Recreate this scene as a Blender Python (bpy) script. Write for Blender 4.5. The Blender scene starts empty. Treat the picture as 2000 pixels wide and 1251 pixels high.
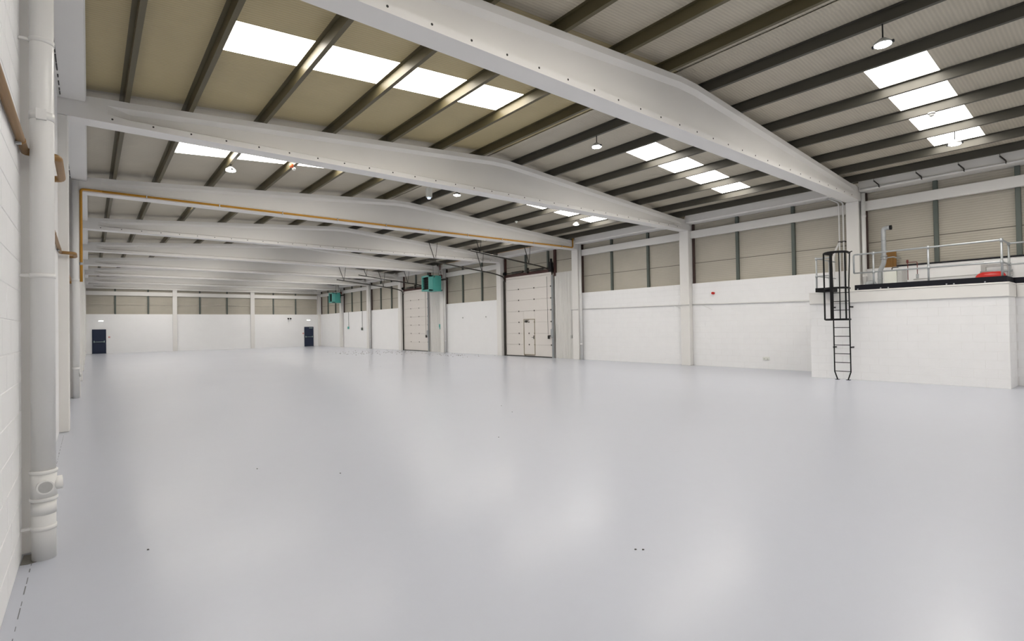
import bpy, math, random
from mathutils import Vector, Matrix

# ------------------------------------------------------------------ camera, world, exposure
SC = bpy.context.scene
COL = SC.collection
EYE = 1.70
F_PX, YAW, PITCH, ROLL = 1016.05, 0.68272, 0.01232, -0.016315
fw = Vector((math.sin(YAW) * math.cos(PITCH), math.cos(YAW) * math.cos(PITCH), math.sin(PITCH)))
rt = Vector((math.cos(YAW), -math.sin(YAW), 0.0))
up = rt.cross(fw)
r2 = rt * math.cos(ROLL) + up * math.sin(ROLL)
u2 = -rt * math.sin(ROLL) + up * math.cos(ROLL)
cam_data = bpy.data.cameras.new('camera')
cam_data.sensor_fit = 'HORIZONTAL'
cam_data.sensor_width = 36.0
cam_data.lens = 36.0 * F_PX / 2000.0
cam_data.clip_start = 0.05
cam_data.clip_end = 300
cam = bpy.data.objects.new('camera', cam_data)
cam.matrix_world = Matrix(((r2.x, u2.x, -fw.x, 0), (r2.y, u2.y, -fw.y, 0), (r2.z, u2.z, -fw.z, EYE), (0, 0, 0, 1)))
COL.objects.link(cam)
SC.camera = cam

world = bpy.data.worlds.new('sky')
SC.world = world
world.use_nodes = True
world.node_tree.nodes['Background'].inputs[0].default_value = (0.62, 0.75, 1.0, 1)
world.node_tree.nodes['Background'].inputs[1].default_value = 1.0

ROOFLIGHT_GLOW = 7.0       # daylight through the translucent roof sheets
LAMP_GLOW = 40.0           # high-bay LED lamps
SC.view_settings.view_transform = 'Standard'
SC.view_settings.look = 'None'
SC.view_settings.exposure = 0.82
SC.view_settings.gamma = 1.0
SC.view_settings.use_curve_mapping = False

# ------------------------------------------------------------------ materials
def mat(name, color, rough=0.5, metal=0.0, var=0.0, var_scale=2.0, bump=0.0, bump_scale=30.0, spec=0.5):
    m = bpy.data.materials.new(name)
    m.use_nodes = True
    nt = m.node_tree
    b = nt.nodes['Principled BSDF']
    b.inputs['Roughness'].default_value = rough
    b.inputs['Metallic'].default_value = metal
    b.inputs['Specular IOR Level'].default_value = spec
    b.inputs['Base Color'].default_value = (*color, 1)
    if var or bump:
        tc = nt.nodes.new('ShaderNodeNewGeometry')
    if var:
        n = nt.nodes.new('ShaderNodeTexNoise')
        n.inputs['Scale'].default_value = var_scale
        n.inputs['Detail'].default_value = 5
        nt.links.new(tc.outputs['Position'], n.inputs['Vector'])
        r = nt.nodes.new('ShaderNodeMapRange')
        r.inputs[3].default_value = 1 - var
        r.inputs[4].default_value = 1 + var
        nt.links.new(n.outputs['Fac'], r.inputs[0])
        mx = nt.nodes.new('ShaderNodeVectorMath')
        mx.operation = 'SCALE'
        mx.inputs[0].default_value = color
        nt.links.new(r.outputs[0], mx.inputs['Scale'])
        nt.links.new(mx.outputs[0], b.inputs['Base Color'])
    if bump:
        n2 = nt.nodes.new('ShaderNodeTexNoise')
        n2.inputs['Scale'].default_value = bump_scale
        n2.inputs['Detail'].default_value = 3
        nt.links.new(tc.outputs['Position'], n2.inputs['Vector'])
        bp = nt.nodes.new('ShaderNodeBump')
        bp.inputs['Strength'].default_value = bump
        bp.inputs['Distance'].default_value = 0.01
        nt.links.new(n2.outputs['Fac'], bp.inputs['Height'])
        nt.links.new(bp.outputs[0], b.inputs['Normal'])
    return m

def ribbed(name, color, axis, pitch, depth=0.3, dark=0.06, rough=0.55):
    """sheet metal with fine parallel ribs that vary along one axis"""
    m = mat(name, color, rough)
    nt = m.node_tree
    b = nt.nodes['Principled BSDF']
    g = nt.nodes.new('ShaderNodeNewGeometry')
    s = nt.nodes.new('ShaderNodeSeparateXYZ')
    nt.links.new(g.outputs['Position'], s.inputs[0])
    mul = nt.nodes.new('ShaderNodeMath'); mul.operation = 'MULTIPLY'
    mul.inputs[1].default_value = 2 * math.pi / pitch
    nt.links.new(s.outputs[axis], mul.inputs[0])
    sn = nt.nodes.new('ShaderNodeMath'); sn.operation = 'SINE'
    nt.links.new(mul.outputs[0], sn.inputs[0])
    n = nt.nodes.new('ShaderNodeTexNoise')
    n.inputs['Scale'].default_value = 0.9
    n.inputs['Detail'].default_value = 6
    nt.links.new(g.outputs['Position'], n.inputs['Vector'])
    a = nt.nodes.new('ShaderNodeMapRange')
    a.inputs[1].default_value = -1; a.inputs[2].default_value = 1
    a.inputs[3].default_value = 1 - dark; a.inputs[4].default_value = 1 + dark
    nt.links.new(sn.outputs[0], a.inputs[0])
    a2 = nt.nodes.new('ShaderNodeMapRange')
    a2.inputs[3].default_value = 0.86; a2.inputs[4].default_value = 1.12
    nt.links.new(n.outputs['Fac'], a2.inputs[0])
    mm = nt.nodes.new('ShaderNodeMath'); mm.operation = 'MULTIPLY'
    nt.links.new(a.outputs[0], mm.inputs[0]); nt.links.new(a2.outputs[0], mm.inputs[1])
    mx = nt.nodes.new('ShaderNodeVectorMath'); mx.operation = 'SCALE'
    mx.inputs[0].default_value = color
    nt.links.new(mm.outputs[0], mx.inputs['Scale'])
    nt.links.new(mx.outputs[0], b.inputs['Base Color'])
    bp = nt.nodes.new('ShaderNodeBump')
    bp.inputs['Strength'].default_value = depth
    bp.inputs['Distance'].default_value = 0.006
    nt.links.new(sn.outputs[0], bp.inputs['Height'])
    nt.links.new(bp.outputs[0], b.inputs['Normal'])
    return m

def block_wall(name, color, axis):
    """painted blockwork too far away to pick apart: faint coursed relief"""
    m = mat(name, color, 0.5, var=0.025, var_scale=1.5)
    nt = m.node_tree
    b = nt.nodes['Principled BSDF']
    g = nt.nodes.new('ShaderNodeNewGeometry')
    s = nt.nodes.new('ShaderNodeSeparateXYZ')
    nt.links.new(g.outputs['Position'], s.inputs[0])
    c = nt.nodes.new('ShaderNodeCombineXYZ')
    nt.links.new(s.outputs[axis], c.inputs[0])
    nt.links.new(s.outputs['Z'], c.inputs[1])
    br = nt.nodes.new('ShaderNodeTexBrick')
    br.inputs['Scale'].default_value = 1.0
    br.inputs['Brick Width'].default_value = 0.45
    br.inputs['Row Height'].default_value = 0.225
    br.inputs['Mortar Size'].default_value = 0.006
    br.inputs['Color1'].default_value = (1, 1, 1, 1)
    br.inputs['Color2'].default_value = (1, 1, 1, 1)
    br.inputs['Mortar'].default_value = (0, 0, 0, 1)
    nt.links.new(c.outputs[0], br.inputs['Vector'])
    bp = nt.nodes.new('ShaderNodeBump')
    bp.inputs['Strength'].default_value = 0.35
    bp.inputs['Distance'].default_value = 0.006
    nt.links.new(br.outputs['Color'], bp.inputs['Height'])
    nt.links.new(bp.outputs[0], b.inputs['Normal'])
    return m

def emit(name, color, strength, rib_axis=None, pitch=0.25):
    m = bpy.data.materials.new(name)
    m.use_nodes = True
    nt = m.node_tree
    b = nt.nodes['Principled BSDF']
    b.inputs['Base Color'].default_value = (0.75, 0.74, 0.7, 1)
    b.inputs['Roughness'].default_value = 0.6
    b.inputs['Emission Color'].default_value = (*color, 1)
    b.inputs['Emission Strength'].default_value = strength
    if rib_axis:
        g = nt.nodes.new('ShaderNodeNewGeometry')
        s = nt.nodes.new('ShaderNodeSeparateXYZ')
        nt.links.new(g.outputs['Position'], s.inputs[0])
        mul = nt.nodes.new('ShaderNodeMath'); mul.operation = 'MULTIPLY'
        mul.inputs[1].default_value = 2 * math.pi / pitch
        nt.links.new(s.outputs[rib_axis], mul.inputs[0])
        sn = nt.nodes.new('ShaderNodeMath'); sn.operation = 'SINE'
        nt.links.new(mul.outputs[0], sn.inputs[0])
        r = nt.nodes.new('ShaderNodeMapRange')
        r.inputs[1].default_value = -1; r.inputs[2].default_value = 1
        r.inputs[3].default_value = strength * 0.75; r.inputs[4].default_value = strength * 1.25
        nt.links.new(sn.outputs[0], r.inputs[0])
        nt.links.new(r.outputs[0], b.inputs['Emission Strength'])
    return m

M = {}
M['wall'] = block_wall('painted_blockwork_y', (0.86, 0.86, 0.865), 'Y')
M['wall_x'] = block_wall('painted_blockwork_x', (0.86, 0.86, 0.865), 'X')
M['block'] = mat('painted_block', (0.86, 0.86, 0.865), 0.5, var=0.03, var_scale=3, bump=0.25, bump_scale=25)
M['mortar'] = mat('painted_mortar', (0.80, 0.795, 0.79), 0.6)
M['concrete'] = mat('painted_concrete', (0.77, 0.755, 0.73), 0.5, var=0.03, var_scale=1.2, bump=0.08, bump_scale=12)
M['white_steel'] = mat('white_painted_steel', (0.74, 0.735, 0.72), 0.45, var=0.02)
M['upvc'] = mat('white_plastic_pipe', (0.76, 0.755, 0.74), 0.35, var=0.02, var_scale=4)
M['upvc_grey'] = mat('grey_plastic_plug', (0.45, 0.45, 0.44), 0.4, var=0.1, var_scale=30)
M['sheet'] = ribbed('roof_liner_sheet', (0.48, 0.437, 0.35), 'Y', 0.06, 0.35, 0.06)
M['sheet_yellow'] = ribbed('roof_liner_sheet_yellow', (0.45, 0.375, 0.21), 'Y', 0.06, 0.35, 0.07)  # yellower liner tone, used on the left slope of a single bay
M['cladding'] = ribbed('wall_liner_sheet', (0.44, 0.41, 0.345), 'Z', 0.07, 0.35, 0.06)
M['trapezoid'] = mat('white_profiled_sheet', (0.66, 0.65, 0.62), 0.45, var=0.03)
M['purlin'] = mat('dull_galvanised_purlin', (0.068, 0.063, 0.05), 0.5, 0.15, var=0.2, var_scale=1.5)
M['purlin_olive'] = mat('olive_purlin', (0.10, 0.083, 0.042), 0.5, 0.15, var=0.2, var_scale=1.5)  # warmer olive tone for the purlins of the left slope
M['post'] = mat('grey_green_post', (0.10, 0.118, 0.105), 0.5, 0.2, var=0.1)
M['post_dark'] = mat('dark_brown_post', (0.055, 0.03, 0.026), 0.6, var=0.15)
M['red_oxide'] = mat('red_oxide_steel', (0.06, 0.022, 0.018), 0.6, var=0.25, var_scale=5)
M['dark_steel'] = mat('dark_steel', (0.05, 0.046, 0.04), 0.5, 0.5, var=0.2, var_scale=6)
M['black_steel'] = mat('black_painted_steel', (0.006, 0.006, 0.007), 0.6, spec=0.25)
M['toe'] = mat('near_black_toe_board', (0.009, 0.009, 0.014), 0.6, spec=0.2)
M['galv'] = mat('galvanised_steel', (0.42, 0.44, 0.455), 0.4, 0.5, var=0.12, var_scale=12)
M['track'] = mat('galvanised_track', (0.36, 0.38, 0.39), 0.45, 0.6, var=0.15, var_scale=8)
M['ochre'] = mat('ochre_gas_pipe', (0.27, 0.145, 0.04), 0.45, var=0.12, var_scale=8)
M['yellow'] = mat('yellow_ochre_gas_pipe', (0.52, 0.25, 0.02), 0.45, var=0.06, var_scale=5)
M['door_panel'] = mat('insulated_door_panel', (0.71, 0.675, 0.64), 0.45, var=0.02)
M['seam'] = mat('dark_seam_strip', (0.13, 0.118, 0.095), 0.6)
M['olive'] = mat('olive_metal_trim', (0.30, 0.26, 0.18), 0.5, 0.2)
M['teal'] = mat('teal_enamel', (0.075, 0.36, 0.32), 0.4, var=0.08, var_scale=3)
M['teal_light'] = mat('teal_enamel_edge', (0.13, 0.44, 0.40), 0.4)
M['black'] = mat('black_opening', (0.008, 0.008, 0.008), 0.7)
M['navy'] = mat('navy_door_paint', (0.003, 0.012, 0.042), 0.45, var=0.08)
M['bar'] = mat('panic_bar_metal', (0.35, 0.45, 0.43), 0.4, 0.4)
M['red'] = mat('red_plastic', (0.55, 0.02, 0.015), 0.4)
M['red_valve'] = mat('red_valve_paint', (0.14, 0.022, 0.02), 0.5)
M['orange'] = mat('orange_plastic', (0.8, 0.16, 0.05), 0.5)
M['white_box'] = mat('white_enamel_box', (0.72, 0.73, 0.68), 0.4)
M['ply'] = mat('varnished_board', (0.22, 0.105, 0.018), 0.5, var=0.15, var_scale=6)
M['dirt'] = mat('dry_leaf_dirt', (0.20, 0.16, 0.12), 0.9, var=0.3, var_scale=20)
M['stain'] = mat('grey_brown_stain', (0.16, 0.15, 0.135), 0.9, var=0.3, var_scale=40)
M['joint'] = mat('dark_joint_filler', (0.17, 0.175, 0.185), 0.8)
M['gap'] = mat('dark_gap_filler', (0.05, 0.048, 0.045), 0.9)
M['skylight'] = emit('translucent_roof_sheet', (1.0, 0.955, 0.885), ROOFLIGHT_GLOW, 'Y', 0.26)
M['lamp'] = emit('led_diffuser', (0.93, 0.97, 1.0), LAMP_GLOW)
M['emergency'] = emit('bulkhead_diffuser', (0.97, 1.0, 0.97), 1.6)
M['lens'] = emit('blue_white_lens', (0.6, 0.75, 1.0), 0.6)  # pale blue sensor lens with a weak emission of its own

def floor_material():
    m = bpy.data.materials.new('grey_floor_paint')
    m.use_nodes = True
    nt = m.node_tree
    b = nt.nodes['Principled BSDF']
    g = nt.nodes.new('ShaderNodeNewGeometry')
    n1 = nt.nodes.new('ShaderNodeTexNoise'); n1.inputs['Scale'].default_value = 0.35; n1.inputs['Detail'].default_value = 6
    n2 = nt.nodes.new('ShaderNodeTexNoise'); n2.inputs['Scale'].default_value = 6.0; n2.inputs['Detail'].default_value = 8; n2.inputs['Roughness'].default_value = 0.65
    for n in (n1, n2):
        nt.links.new(g.outputs['Position'], n.inputs['Vector'])
    cr = nt.nodes.new('ShaderNodeMix'); cr.data_type = 'RGBA'
    cr.inputs[6].default_value = (0.468, 0.49, 0.557, 1)
    cr.inputs[7].default_value = (0.495, 0.516, 0.582, 1)
    nt.links.new(n1.outputs['Fac'], cr.inputs[0])
    r = nt.nodes.new('ShaderNodeMapRange'); r.inputs[3].default_value = 0.98; r.inputs[4].default_value = 1.02
    nt.links.new(n2.outputs['Fac'], r.inputs[0])
    sc = nt.nodes.new('ShaderNodeVectorMath'); sc.operation = 'SCALE'
    nt.links.new(cr.outputs[2], sc.inputs[0]); nt.links.new(r.outputs[0], sc.inputs['Scale'])
    nt.links.new(sc.outputs[0], b.inputs['Base Color'])
    rr = nt.nodes.new('ShaderNodeMapRange'); rr.inputs[1].default_value = 0.3; rr.inputs[2].default_value = 0.7
    rr.inputs[3].default_value = 0.32; rr.inputs[4].default_value = 0.37
    nt.links.new(n1.outputs['Fac'], rr.inputs[0])
    nt.links.new(rr.outputs[0], b.inputs['Roughness'])
    b.inputs['Specular IOR Level'].default_value = 0.25
    b.inputs['Coat Weight'].default_value = 0.6
    b.inputs['Coat Roughness'].default_value = 0.18
    b.inputs['Coat IOR'].default_value = 1.13
    return m
M['floor'] = floor_material()

# ------------------------------------------------------------------ mesh helpers
class MB:
    def __init__(s):
        s.v, s.f, s.sm = [], [], []
    def _add(s, vs, fs, smooth=False):
        o = len(s.v)
        s.v += [tuple(p) for p in vs]
        s.f += [tuple(i + o for i in f) for f in fs]
        s.sm += [smooth] * len(fs)
        return s
    def box(s, x0, x1, y0, y1, z0, z1):
        vs = [(x, y, z) for z in (z0, z1) for y in (y0, y1) for x in (x0, x1)]
        return s._add(vs, [(0, 2, 3, 1), (4, 5, 7, 6), (0, 1, 5, 4), (2, 6, 7, 3), (0, 4, 6, 2), (1, 3, 7, 5)])
    def bbox(s, x0, x1, y0, y1, z0, z1, b=0.01):
        """box with chamfered edges"""
        X, Y, Z = (x0, x1), (y0, y1), (z0, z1)
        sg = (1, -1)
        vs, idx = [], {}
        for i in (0, 1):
            for j in (0, 1):
                for k in (0, 1):
                    p = (X[i], Y[j], Z[k]); d = (sg[i] * b, sg[j] * b, sg[k] * b)
                    for a in range(3):
                        q = [p[c] + (0 if c == a else d[c]) for c in range(3)]
                        idx[(i, j, k, a)] = len(vs); vs.append(q)
        fs = []
        for a in range(3):
            o = [c for c in range(3) if c != a]
            for e in (0, 1):
                ring = []
                for (m, n) in ((0, 0), (1, 0), (1, 1), (0, 1)):
                    t = [0, 0, 0]; t[a] = e; t[o[0]] = m; t[o[1]] = n
                    ring.append(idx[(*t, a)])
                fs.append(tuple(ring))
        for a in range(3):            # edges parallel to axis a
            o = [c for c in range(3) if c != a]
            for m in (0, 1):
                for n in (0, 1):
                    def key(e, w):
                        t = [0, 0, 0]; t[a] = e; t[o[0]] = m; t[o[1]] = n
                        return idx[(*t, w)]
                    fs.append((key(0, o[0]), key(1, o[0]), key(1, o[1]), key(0, o[1])))
        for i in (0, 1):
            for j in (0, 1):
                for k in (0, 1):
                    fs.append(tuple(idx[(i, j, k, a)] for a in range(3)))
        return s._add(vs, fs)
    def prism(s, pts, axis, a0, a1):
        """2D polygon extruded along an axis; pts use the other two axes in order"""
        n = len(pts)
        def mk(p, a):
            q = list(p); q.insert('XYZ'.index(axis), a); return q
        vs = [mk(p, a0) for p in pts] + [mk(p, a1) for p in pts]
        fs = [(i, (i + 1) % n, n + (i + 1) % n, n + i) for i in range(n)]
        fs += [tuple(range(n))[::-1], tuple(range(n, 2 * n))]
        return s._add(vs, fs)
    def tube(s, path, r, n=8, cap=True):
        path = [Vector(p) for p in path]
        m = len(path)
        rs = r if isinstance(r, (list, tuple)) else [r] * m
        tang = []
        for i in range(m):
            a = path[max(0, i - 1)]; b = path[min(m - 1, i + 1)]
            d = (path[i] - a).normalized() + (b - path[i]).normalized() if 0 < i < m - 1 else (b - a)
            tang.append(d.normalized())
        t0 = tang[0]
        ref = Vector((0, 0, 1)) if abs(t0.z) < 0.9 else Vector((1, 0, 0))
        nx = t0.cross(ref).normalized()
        vs = []
        for i in range(m):
            t = tang[i]
            nx = (nx - t * nx.dot(t)).normalized()
            ny = t.cross(nx)
            for k in range(n):
                a = 2 * math.pi * (k + 0.5) / n
                vs.append(path[i] + (nx * math.cos(a) + ny * math.sin(a)) * rs[i])
        fs = [(i * n + k, i * n + (k + 1) % n, (i + 1) * n + (k + 1) % n, (i + 1) * n + k) for i in range(m - 1) for k in range(n)]
        s._add(vs, fs, n > 6)
        if cap:
            o = len(s.v) - len(vs)
            s.f.append(tuple(o + k for k in range(n))[::-1]); s.sm.append(False)
            s.f.append(tuple(o + (m - 1) * n + k for k in range(n))); s.sm.append(False)
        return s
    def sphere(s, c, r, n=10, m=6, sz=1.0):
        vs = [(c[0], c[1], c[2] - r * sz)]
        for j in range(1, m):
            a = -math.pi / 2 + math.pi * j / m
            for k in range(n):
                b = 2 * math.pi * k / n
                vs.append((c[0] + r * math.cos(a) * math.cos(b), c[1] + r * math.cos(a) * math.sin(b), c[2] + r * sz * math.sin(a)))
        vs.append((c[0], c[1], c[2] + r * sz))
        fs = [(0, 1 + (k + 1) % n, 1 + k) for k in range(n)]
        for j in range(m - 2):
            for k in range(n):
                a = 1 + j * n
                fs.append((a + k, a + (k + 1) % n, a + n + (k + 1) % n, a + n + k))
        e = len(vs) - 1
        a = 1 + (m - 2) * n
        fs += [(a + k, a + (k + 1) % n, e) for k in range(n)]
        return s._add(vs, fs, True)

def fillet(path, R, n=5):
    """round the inner corners of a polyline"""
    P = [Vector(p) for p in path]
    out = [P[0]]
    for i in range(1, len(P) - 1):
        a = (P[i - 1] - P[i]); b = (P[i + 1] - P[i])
        d = min(R, a.length * 0.49, b.length * 0.49)
        p0 = P[i] + a.normalized() * d; p1 = P[i] + b.normalized() * d
        for k in range(n + 1):
            t = k / n
            out.append(p0 * (1 - t) ** 2 + P[i] * 2 * t * (1 - t) + p1 * t * t)
    out.append(P[-1])
    return out

ORG = {}
def tag(o, label=None, cat=None, group=None, kind=None):
    if label: o['label'] = label
    if cat: o['category'] = cat
    if group: o['group'] = group
    if kind: o['kind'] = kind
    return o
def to_mesh(name, mb, m, org):
    me = bpy.data.meshes.new(name)
    me.from_pydata([(p[0] - org[0], p[1] - org[1], p[2] - org[2]) for p in mb.v], [], mb.f)
    me.polygons.foreach_set('use_smooth', mb.sm)
    me.materials.append(M[m])
    me.update()
    import bmesh
    bm = bmesh.new(); bm.from_mesh(me)
    bmesh.ops.recalc_face_normals(bm, faces=bm.faces)
    bm.to_mesh(me); bm.free()
    return me
def ob(name, mb, m, parent=None, label=None, cat=None, group=None, kind=None):
    """one mesh object; its origin is the bottom centre of its box"""
    xs, ys, zs = zip(*mb.v)
    org = ((min(xs) + max(xs)) / 2, (min(ys) + max(ys)) / 2, min(zs))
    o = bpy.data.objects.new(name, to_mesh(name, mb, m, org))
    COL.objects.link(o)
    ORG[o.name] = org
    if parent is not None:
        o.parent = parent
        po = ORG[parent.name]
        o.location = [org[i] - po[i] for i in range(3)]
    else:
        o.location = org
    return tag(o, label, cat, group, kind)
def empty(name, loc, label=None, cat=None, group=None, kind=None):
    o = bpy.data.objects.new(name, None)
    o.empty_display_size = 0.1
    COL.objects.link(o)
    o.location = loc
    ORG[o.name] = tuple(loc)
    return tag(o, label, cat, group, kind)
def inst(name, me, loc, parent):
    o = bpy.data.objects.new(name, me)
    COL.objects.link(o)
    po = ORG[parent.name]
    o.parent = parent
    o.location = [loc[i] - po[i] for i in range(3)]
    ORG[o.name] = tuple(loc)
    return o
def box(*a): return MB().box(*a)
def bx(*a, b=0.008): return MB().bbox(*a, b=b)
def tube(*a, **k): return MB().tube(*a, **k)

# ------------------------------------------------------------------ layout
YF = {-1: -6.6, 0: -0.4, 1: 5.78, 2: 11.93, 3: 18.16, 4: 24.48, 5: 31.0, 6: 37.36, 7: 43.43, 8: 49.85, 9: 56.2}
XM = 9.44                      # ridge line
XR = 19.07                     # inner face of the right hand columns
XW = 19.30                     # right hand wall face
XL = -0.41                     # left hand wall face
SOF = 5.54                     # underside of the roof beams
SL = 0.0742
HB = 3.36                      # top of the painted blockwork
def z_beam(x): return 5.95 + SL * min(x, 2 * XM - x)
def z_sheet(x): return z_beam(x) + 0.20
PX = [0.54, 1.56, 2.93, 4.43, 5.88, 7.35, 8.72]
PXR = [2 * XM - x for x in PX]
ORD = ['nearest', 'second', 'third', 'fourth', 'fifth', 'sixth', 'seventh', 'eighth', 'farthest']

# ------------------------------------------------------------------ floor and walls
ob('floor', box(-0.6, 19.6, -6.7, 56.7, -0.2, 0), 'floor', kind='structure', label='glossy light grey painted warehouse floor')
wl = ob('wall_left', box(-0.6, XL, -6.7, 56.7, 0, 6.3), 'wall', kind='structure', label='long white painted wall along the left edge')
ob('wall_front', box(-0.6, 19.6, -6.8, -6.6, 0, 7.2), 'wall_x', kind='structure', label='white wall behind the viewer')

def blocks(parent, axis, face, a0, a1, z0, z1, side):
    """running bond of painted blocks standing 6 mm proud of the wall; axis 'Y' or 'X' is the length"""
    L, H, J, D = 0.45, 0.225, 0.004, 0.02
    cache = {}
    rows = int(math.ceil((z1 - z0) / H - 1e-6))
    rnd = random.Random(int(a0 * 100))
    for r in range(rows):
        za = z0 + r * H; zb = min(za + H, z1)
        a = a0 - (L / 2 if r % 2 else 0)
        while a < a1 - 0.02:
            p, q = max(a, a0), min(a + L, a1)
            a += L
            if q - p < 0.03: continue
            w, h = round(q - p - J, 3), round(zb - za - J, 3)
            if (w, h) not in cache:
                mb = MB()
                if axis == 'Y': mb.bbox(-D / 2, D / 2, -w / 2, w / 2, 0, h, b=0.004)
                else: mb.bbox(-w / 2, w / 2, -D / 2, D / 2, 0, h, b=0.004)
                cache[(w, h)] = to_mesh('block', mb, 'block', (0, 0, 0))
            off = side * (-D / 2 + 0.002 + rnd.uniform(0, 0.002))
            c = (p + q) / 2
            loc = (face + off, c, za + J / 2) if axis == 'Y' else (c, face + off, za + J / 2)
            inst('block', cache[(w, h)], loc, parent)

blocks(wl, 'Y', XL, 3.7, 5.5, 0, 5.8, 1)

def cladding(parent, x, bounds, y_posts, z0, zs, z1, mats=None):
    """liner panels between posts on the right hand wall"""
    ys = [bounds[0]] + y_posts + [bounds[1]]
    for a, b in zip(ys[:-1], ys[1:]):
        for lo, hi in ((z0, zs - 0.008), (zs + 0.008, z1)):
            ob('cladding_panel', box(x, x + 0.05, a + 0.002, b - 0.002, lo, hi), 'cladding', parent)
    ob('seam_flashing', box(x - 0.004, x + 0.03, bounds[0], bounds[1], zs - 0.012, zs + 0.012), 'seam', parent)

for i in range(-1, 9):
    y0, y1 = YF[i] + 0.42, YF[i + 1]
    third = [YF[i] + (YF[i + 1] - YF[i]) * k / 3 + 0.12 for k in (1, 2)]
    back = XW + 0.12
    if i == 0: third = [2.2, 3.95]
    if i in (3, 5):
        d0, d1 = (20.22, 24.40) if i == 3 else (33.38, 37.34)
        w = ob('wall_right', MB().box(back + 0.05, 19.6, y0 - 0.45, y1 + 0.02, 4.3, 6.6).box(XW + 0.10, 19.6, y0 - 0.45, d0, 0, 4.3), 'white_steel', kind='structure',
               label='bay of the right wall around the %s roller door' % ('nearer' if i == 3 else 'farther'))
        # profiled sheet beside the door
        pts = []
        y = y0
        ribs = []
        n = max(4, int((d0 - y0) / 0.2))
        st = (d0 - y0) / n
        pts.append((XW + 0.11, y0))
        for k in range(n):
            a = y0 + k * st
            pts += [(XW + 0.045, a + 0.03), (XW + 0.045, a + st * 0.55), (XW + 0.075, a + st * 0.65), (XW + 0.075, a + st * 0.92)]
        pts.append((XW + 0.11, d0))
        ob('profiled_sheet', MB().prism(pts, 'Z', 0, 4.55), 'trapezoid', w)
        cladding(w, back, (y0, y1), [third[0] + 0.25, third[1]], 4.3, 5.2, 6.45)
        for py in (third[0] + 0.25, third[1]):
            ob('cladding_post', bx(XW + 0.02, XW + 0.12, py - 0.06, py + 0.06, 4.83, 6.3), 'post', w)
    else:
        w = ob('wall_right', MB().box(XW, 19.6, y0 - 0.45, y1 + 0.02, 0, HB).box(back + 0.05, 19.6, y0 - 0.45, y1 + 0.02, HB, 6.6), 'mortar' if i in (1, 2) else 'wall', kind='structure',
               label='white blockwork bay of the right wall under beige cladding, bay %d from the viewer' % (i + 1))
        if i in (1, 2):
            blocks(w, 'Y', XW, y0, y1, 0, HB, -1)
        cladding(w, back, (y0, y1), third, HB, 4.2, 6.45)
        for k, py in enumerate(third):
            ob('cladding_post', bx(XW + 0.02, XW + 0.12, py - 0.055, py + 0.055, HB, 6.3), 'post', w)
        ob('edge_post', bx(XW + 0.03, XW + 0.12, y1 - 0.10, y1 - 0.02, HB, 6.3), 'post_dark', w)
        ob('eaves_rail', bx(XW - 0.06, XW + 0.09, y0 - 0.02, y1 + 0.02, 5.22, 5.52), 'concrete', w)

# back gable wall
YB = 56.42
wb = ob('wall_back', MB().box(-0.6, 19.6, YB, 56.8, 0, HB).box(-0.6, 19.6, YB + 0.16, 56.8, HB, 7.3), 'wall_x', kind='structure', label='white back wall with beige cladding above, at the far end')
gx = [XL, 1.76, 4.11, 5.93]; gx2 = [6.27, 8.1, 10.39, 12.44]; gx3 = [12.8, 14.6, 16.78, 19.0]
for g in (gx, gx2, gx3):
    for a, b in zip(g[:-1], g[1:]):
        for lo, hi in ((HB, 4.15), (4.165, 6.5)):
            ob('cladding_panel', box(a + 0.002, b - 0.002, YB + 0.11, YB + 0.16, lo, hi), 'cladding', wb)
    for p in g[1:3]:
        ob('cladding_post', bx(p - 0.06, p + 0.06, YB + 0.02, YB + 0.11, HB, 6.3), 'post', wb)
    ob('eaves_rail', bx(g[0], g[3], YB - 0.06, YB + 0.08, 4.98, 5.32), 'concrete', wb)
for k, (a, b) in enumerate(((5.93, 6.27), (12.44, 12.8))):
    ob('gable_column', bx(a, b, YB - 0.12, YB + 0.1, 0, 5.56), 'concrete', label='slim white column on the back wall, %s of the two' % ('left' if k == 0 else 'right'), cat='column', group='columns of the back wall')

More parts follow.
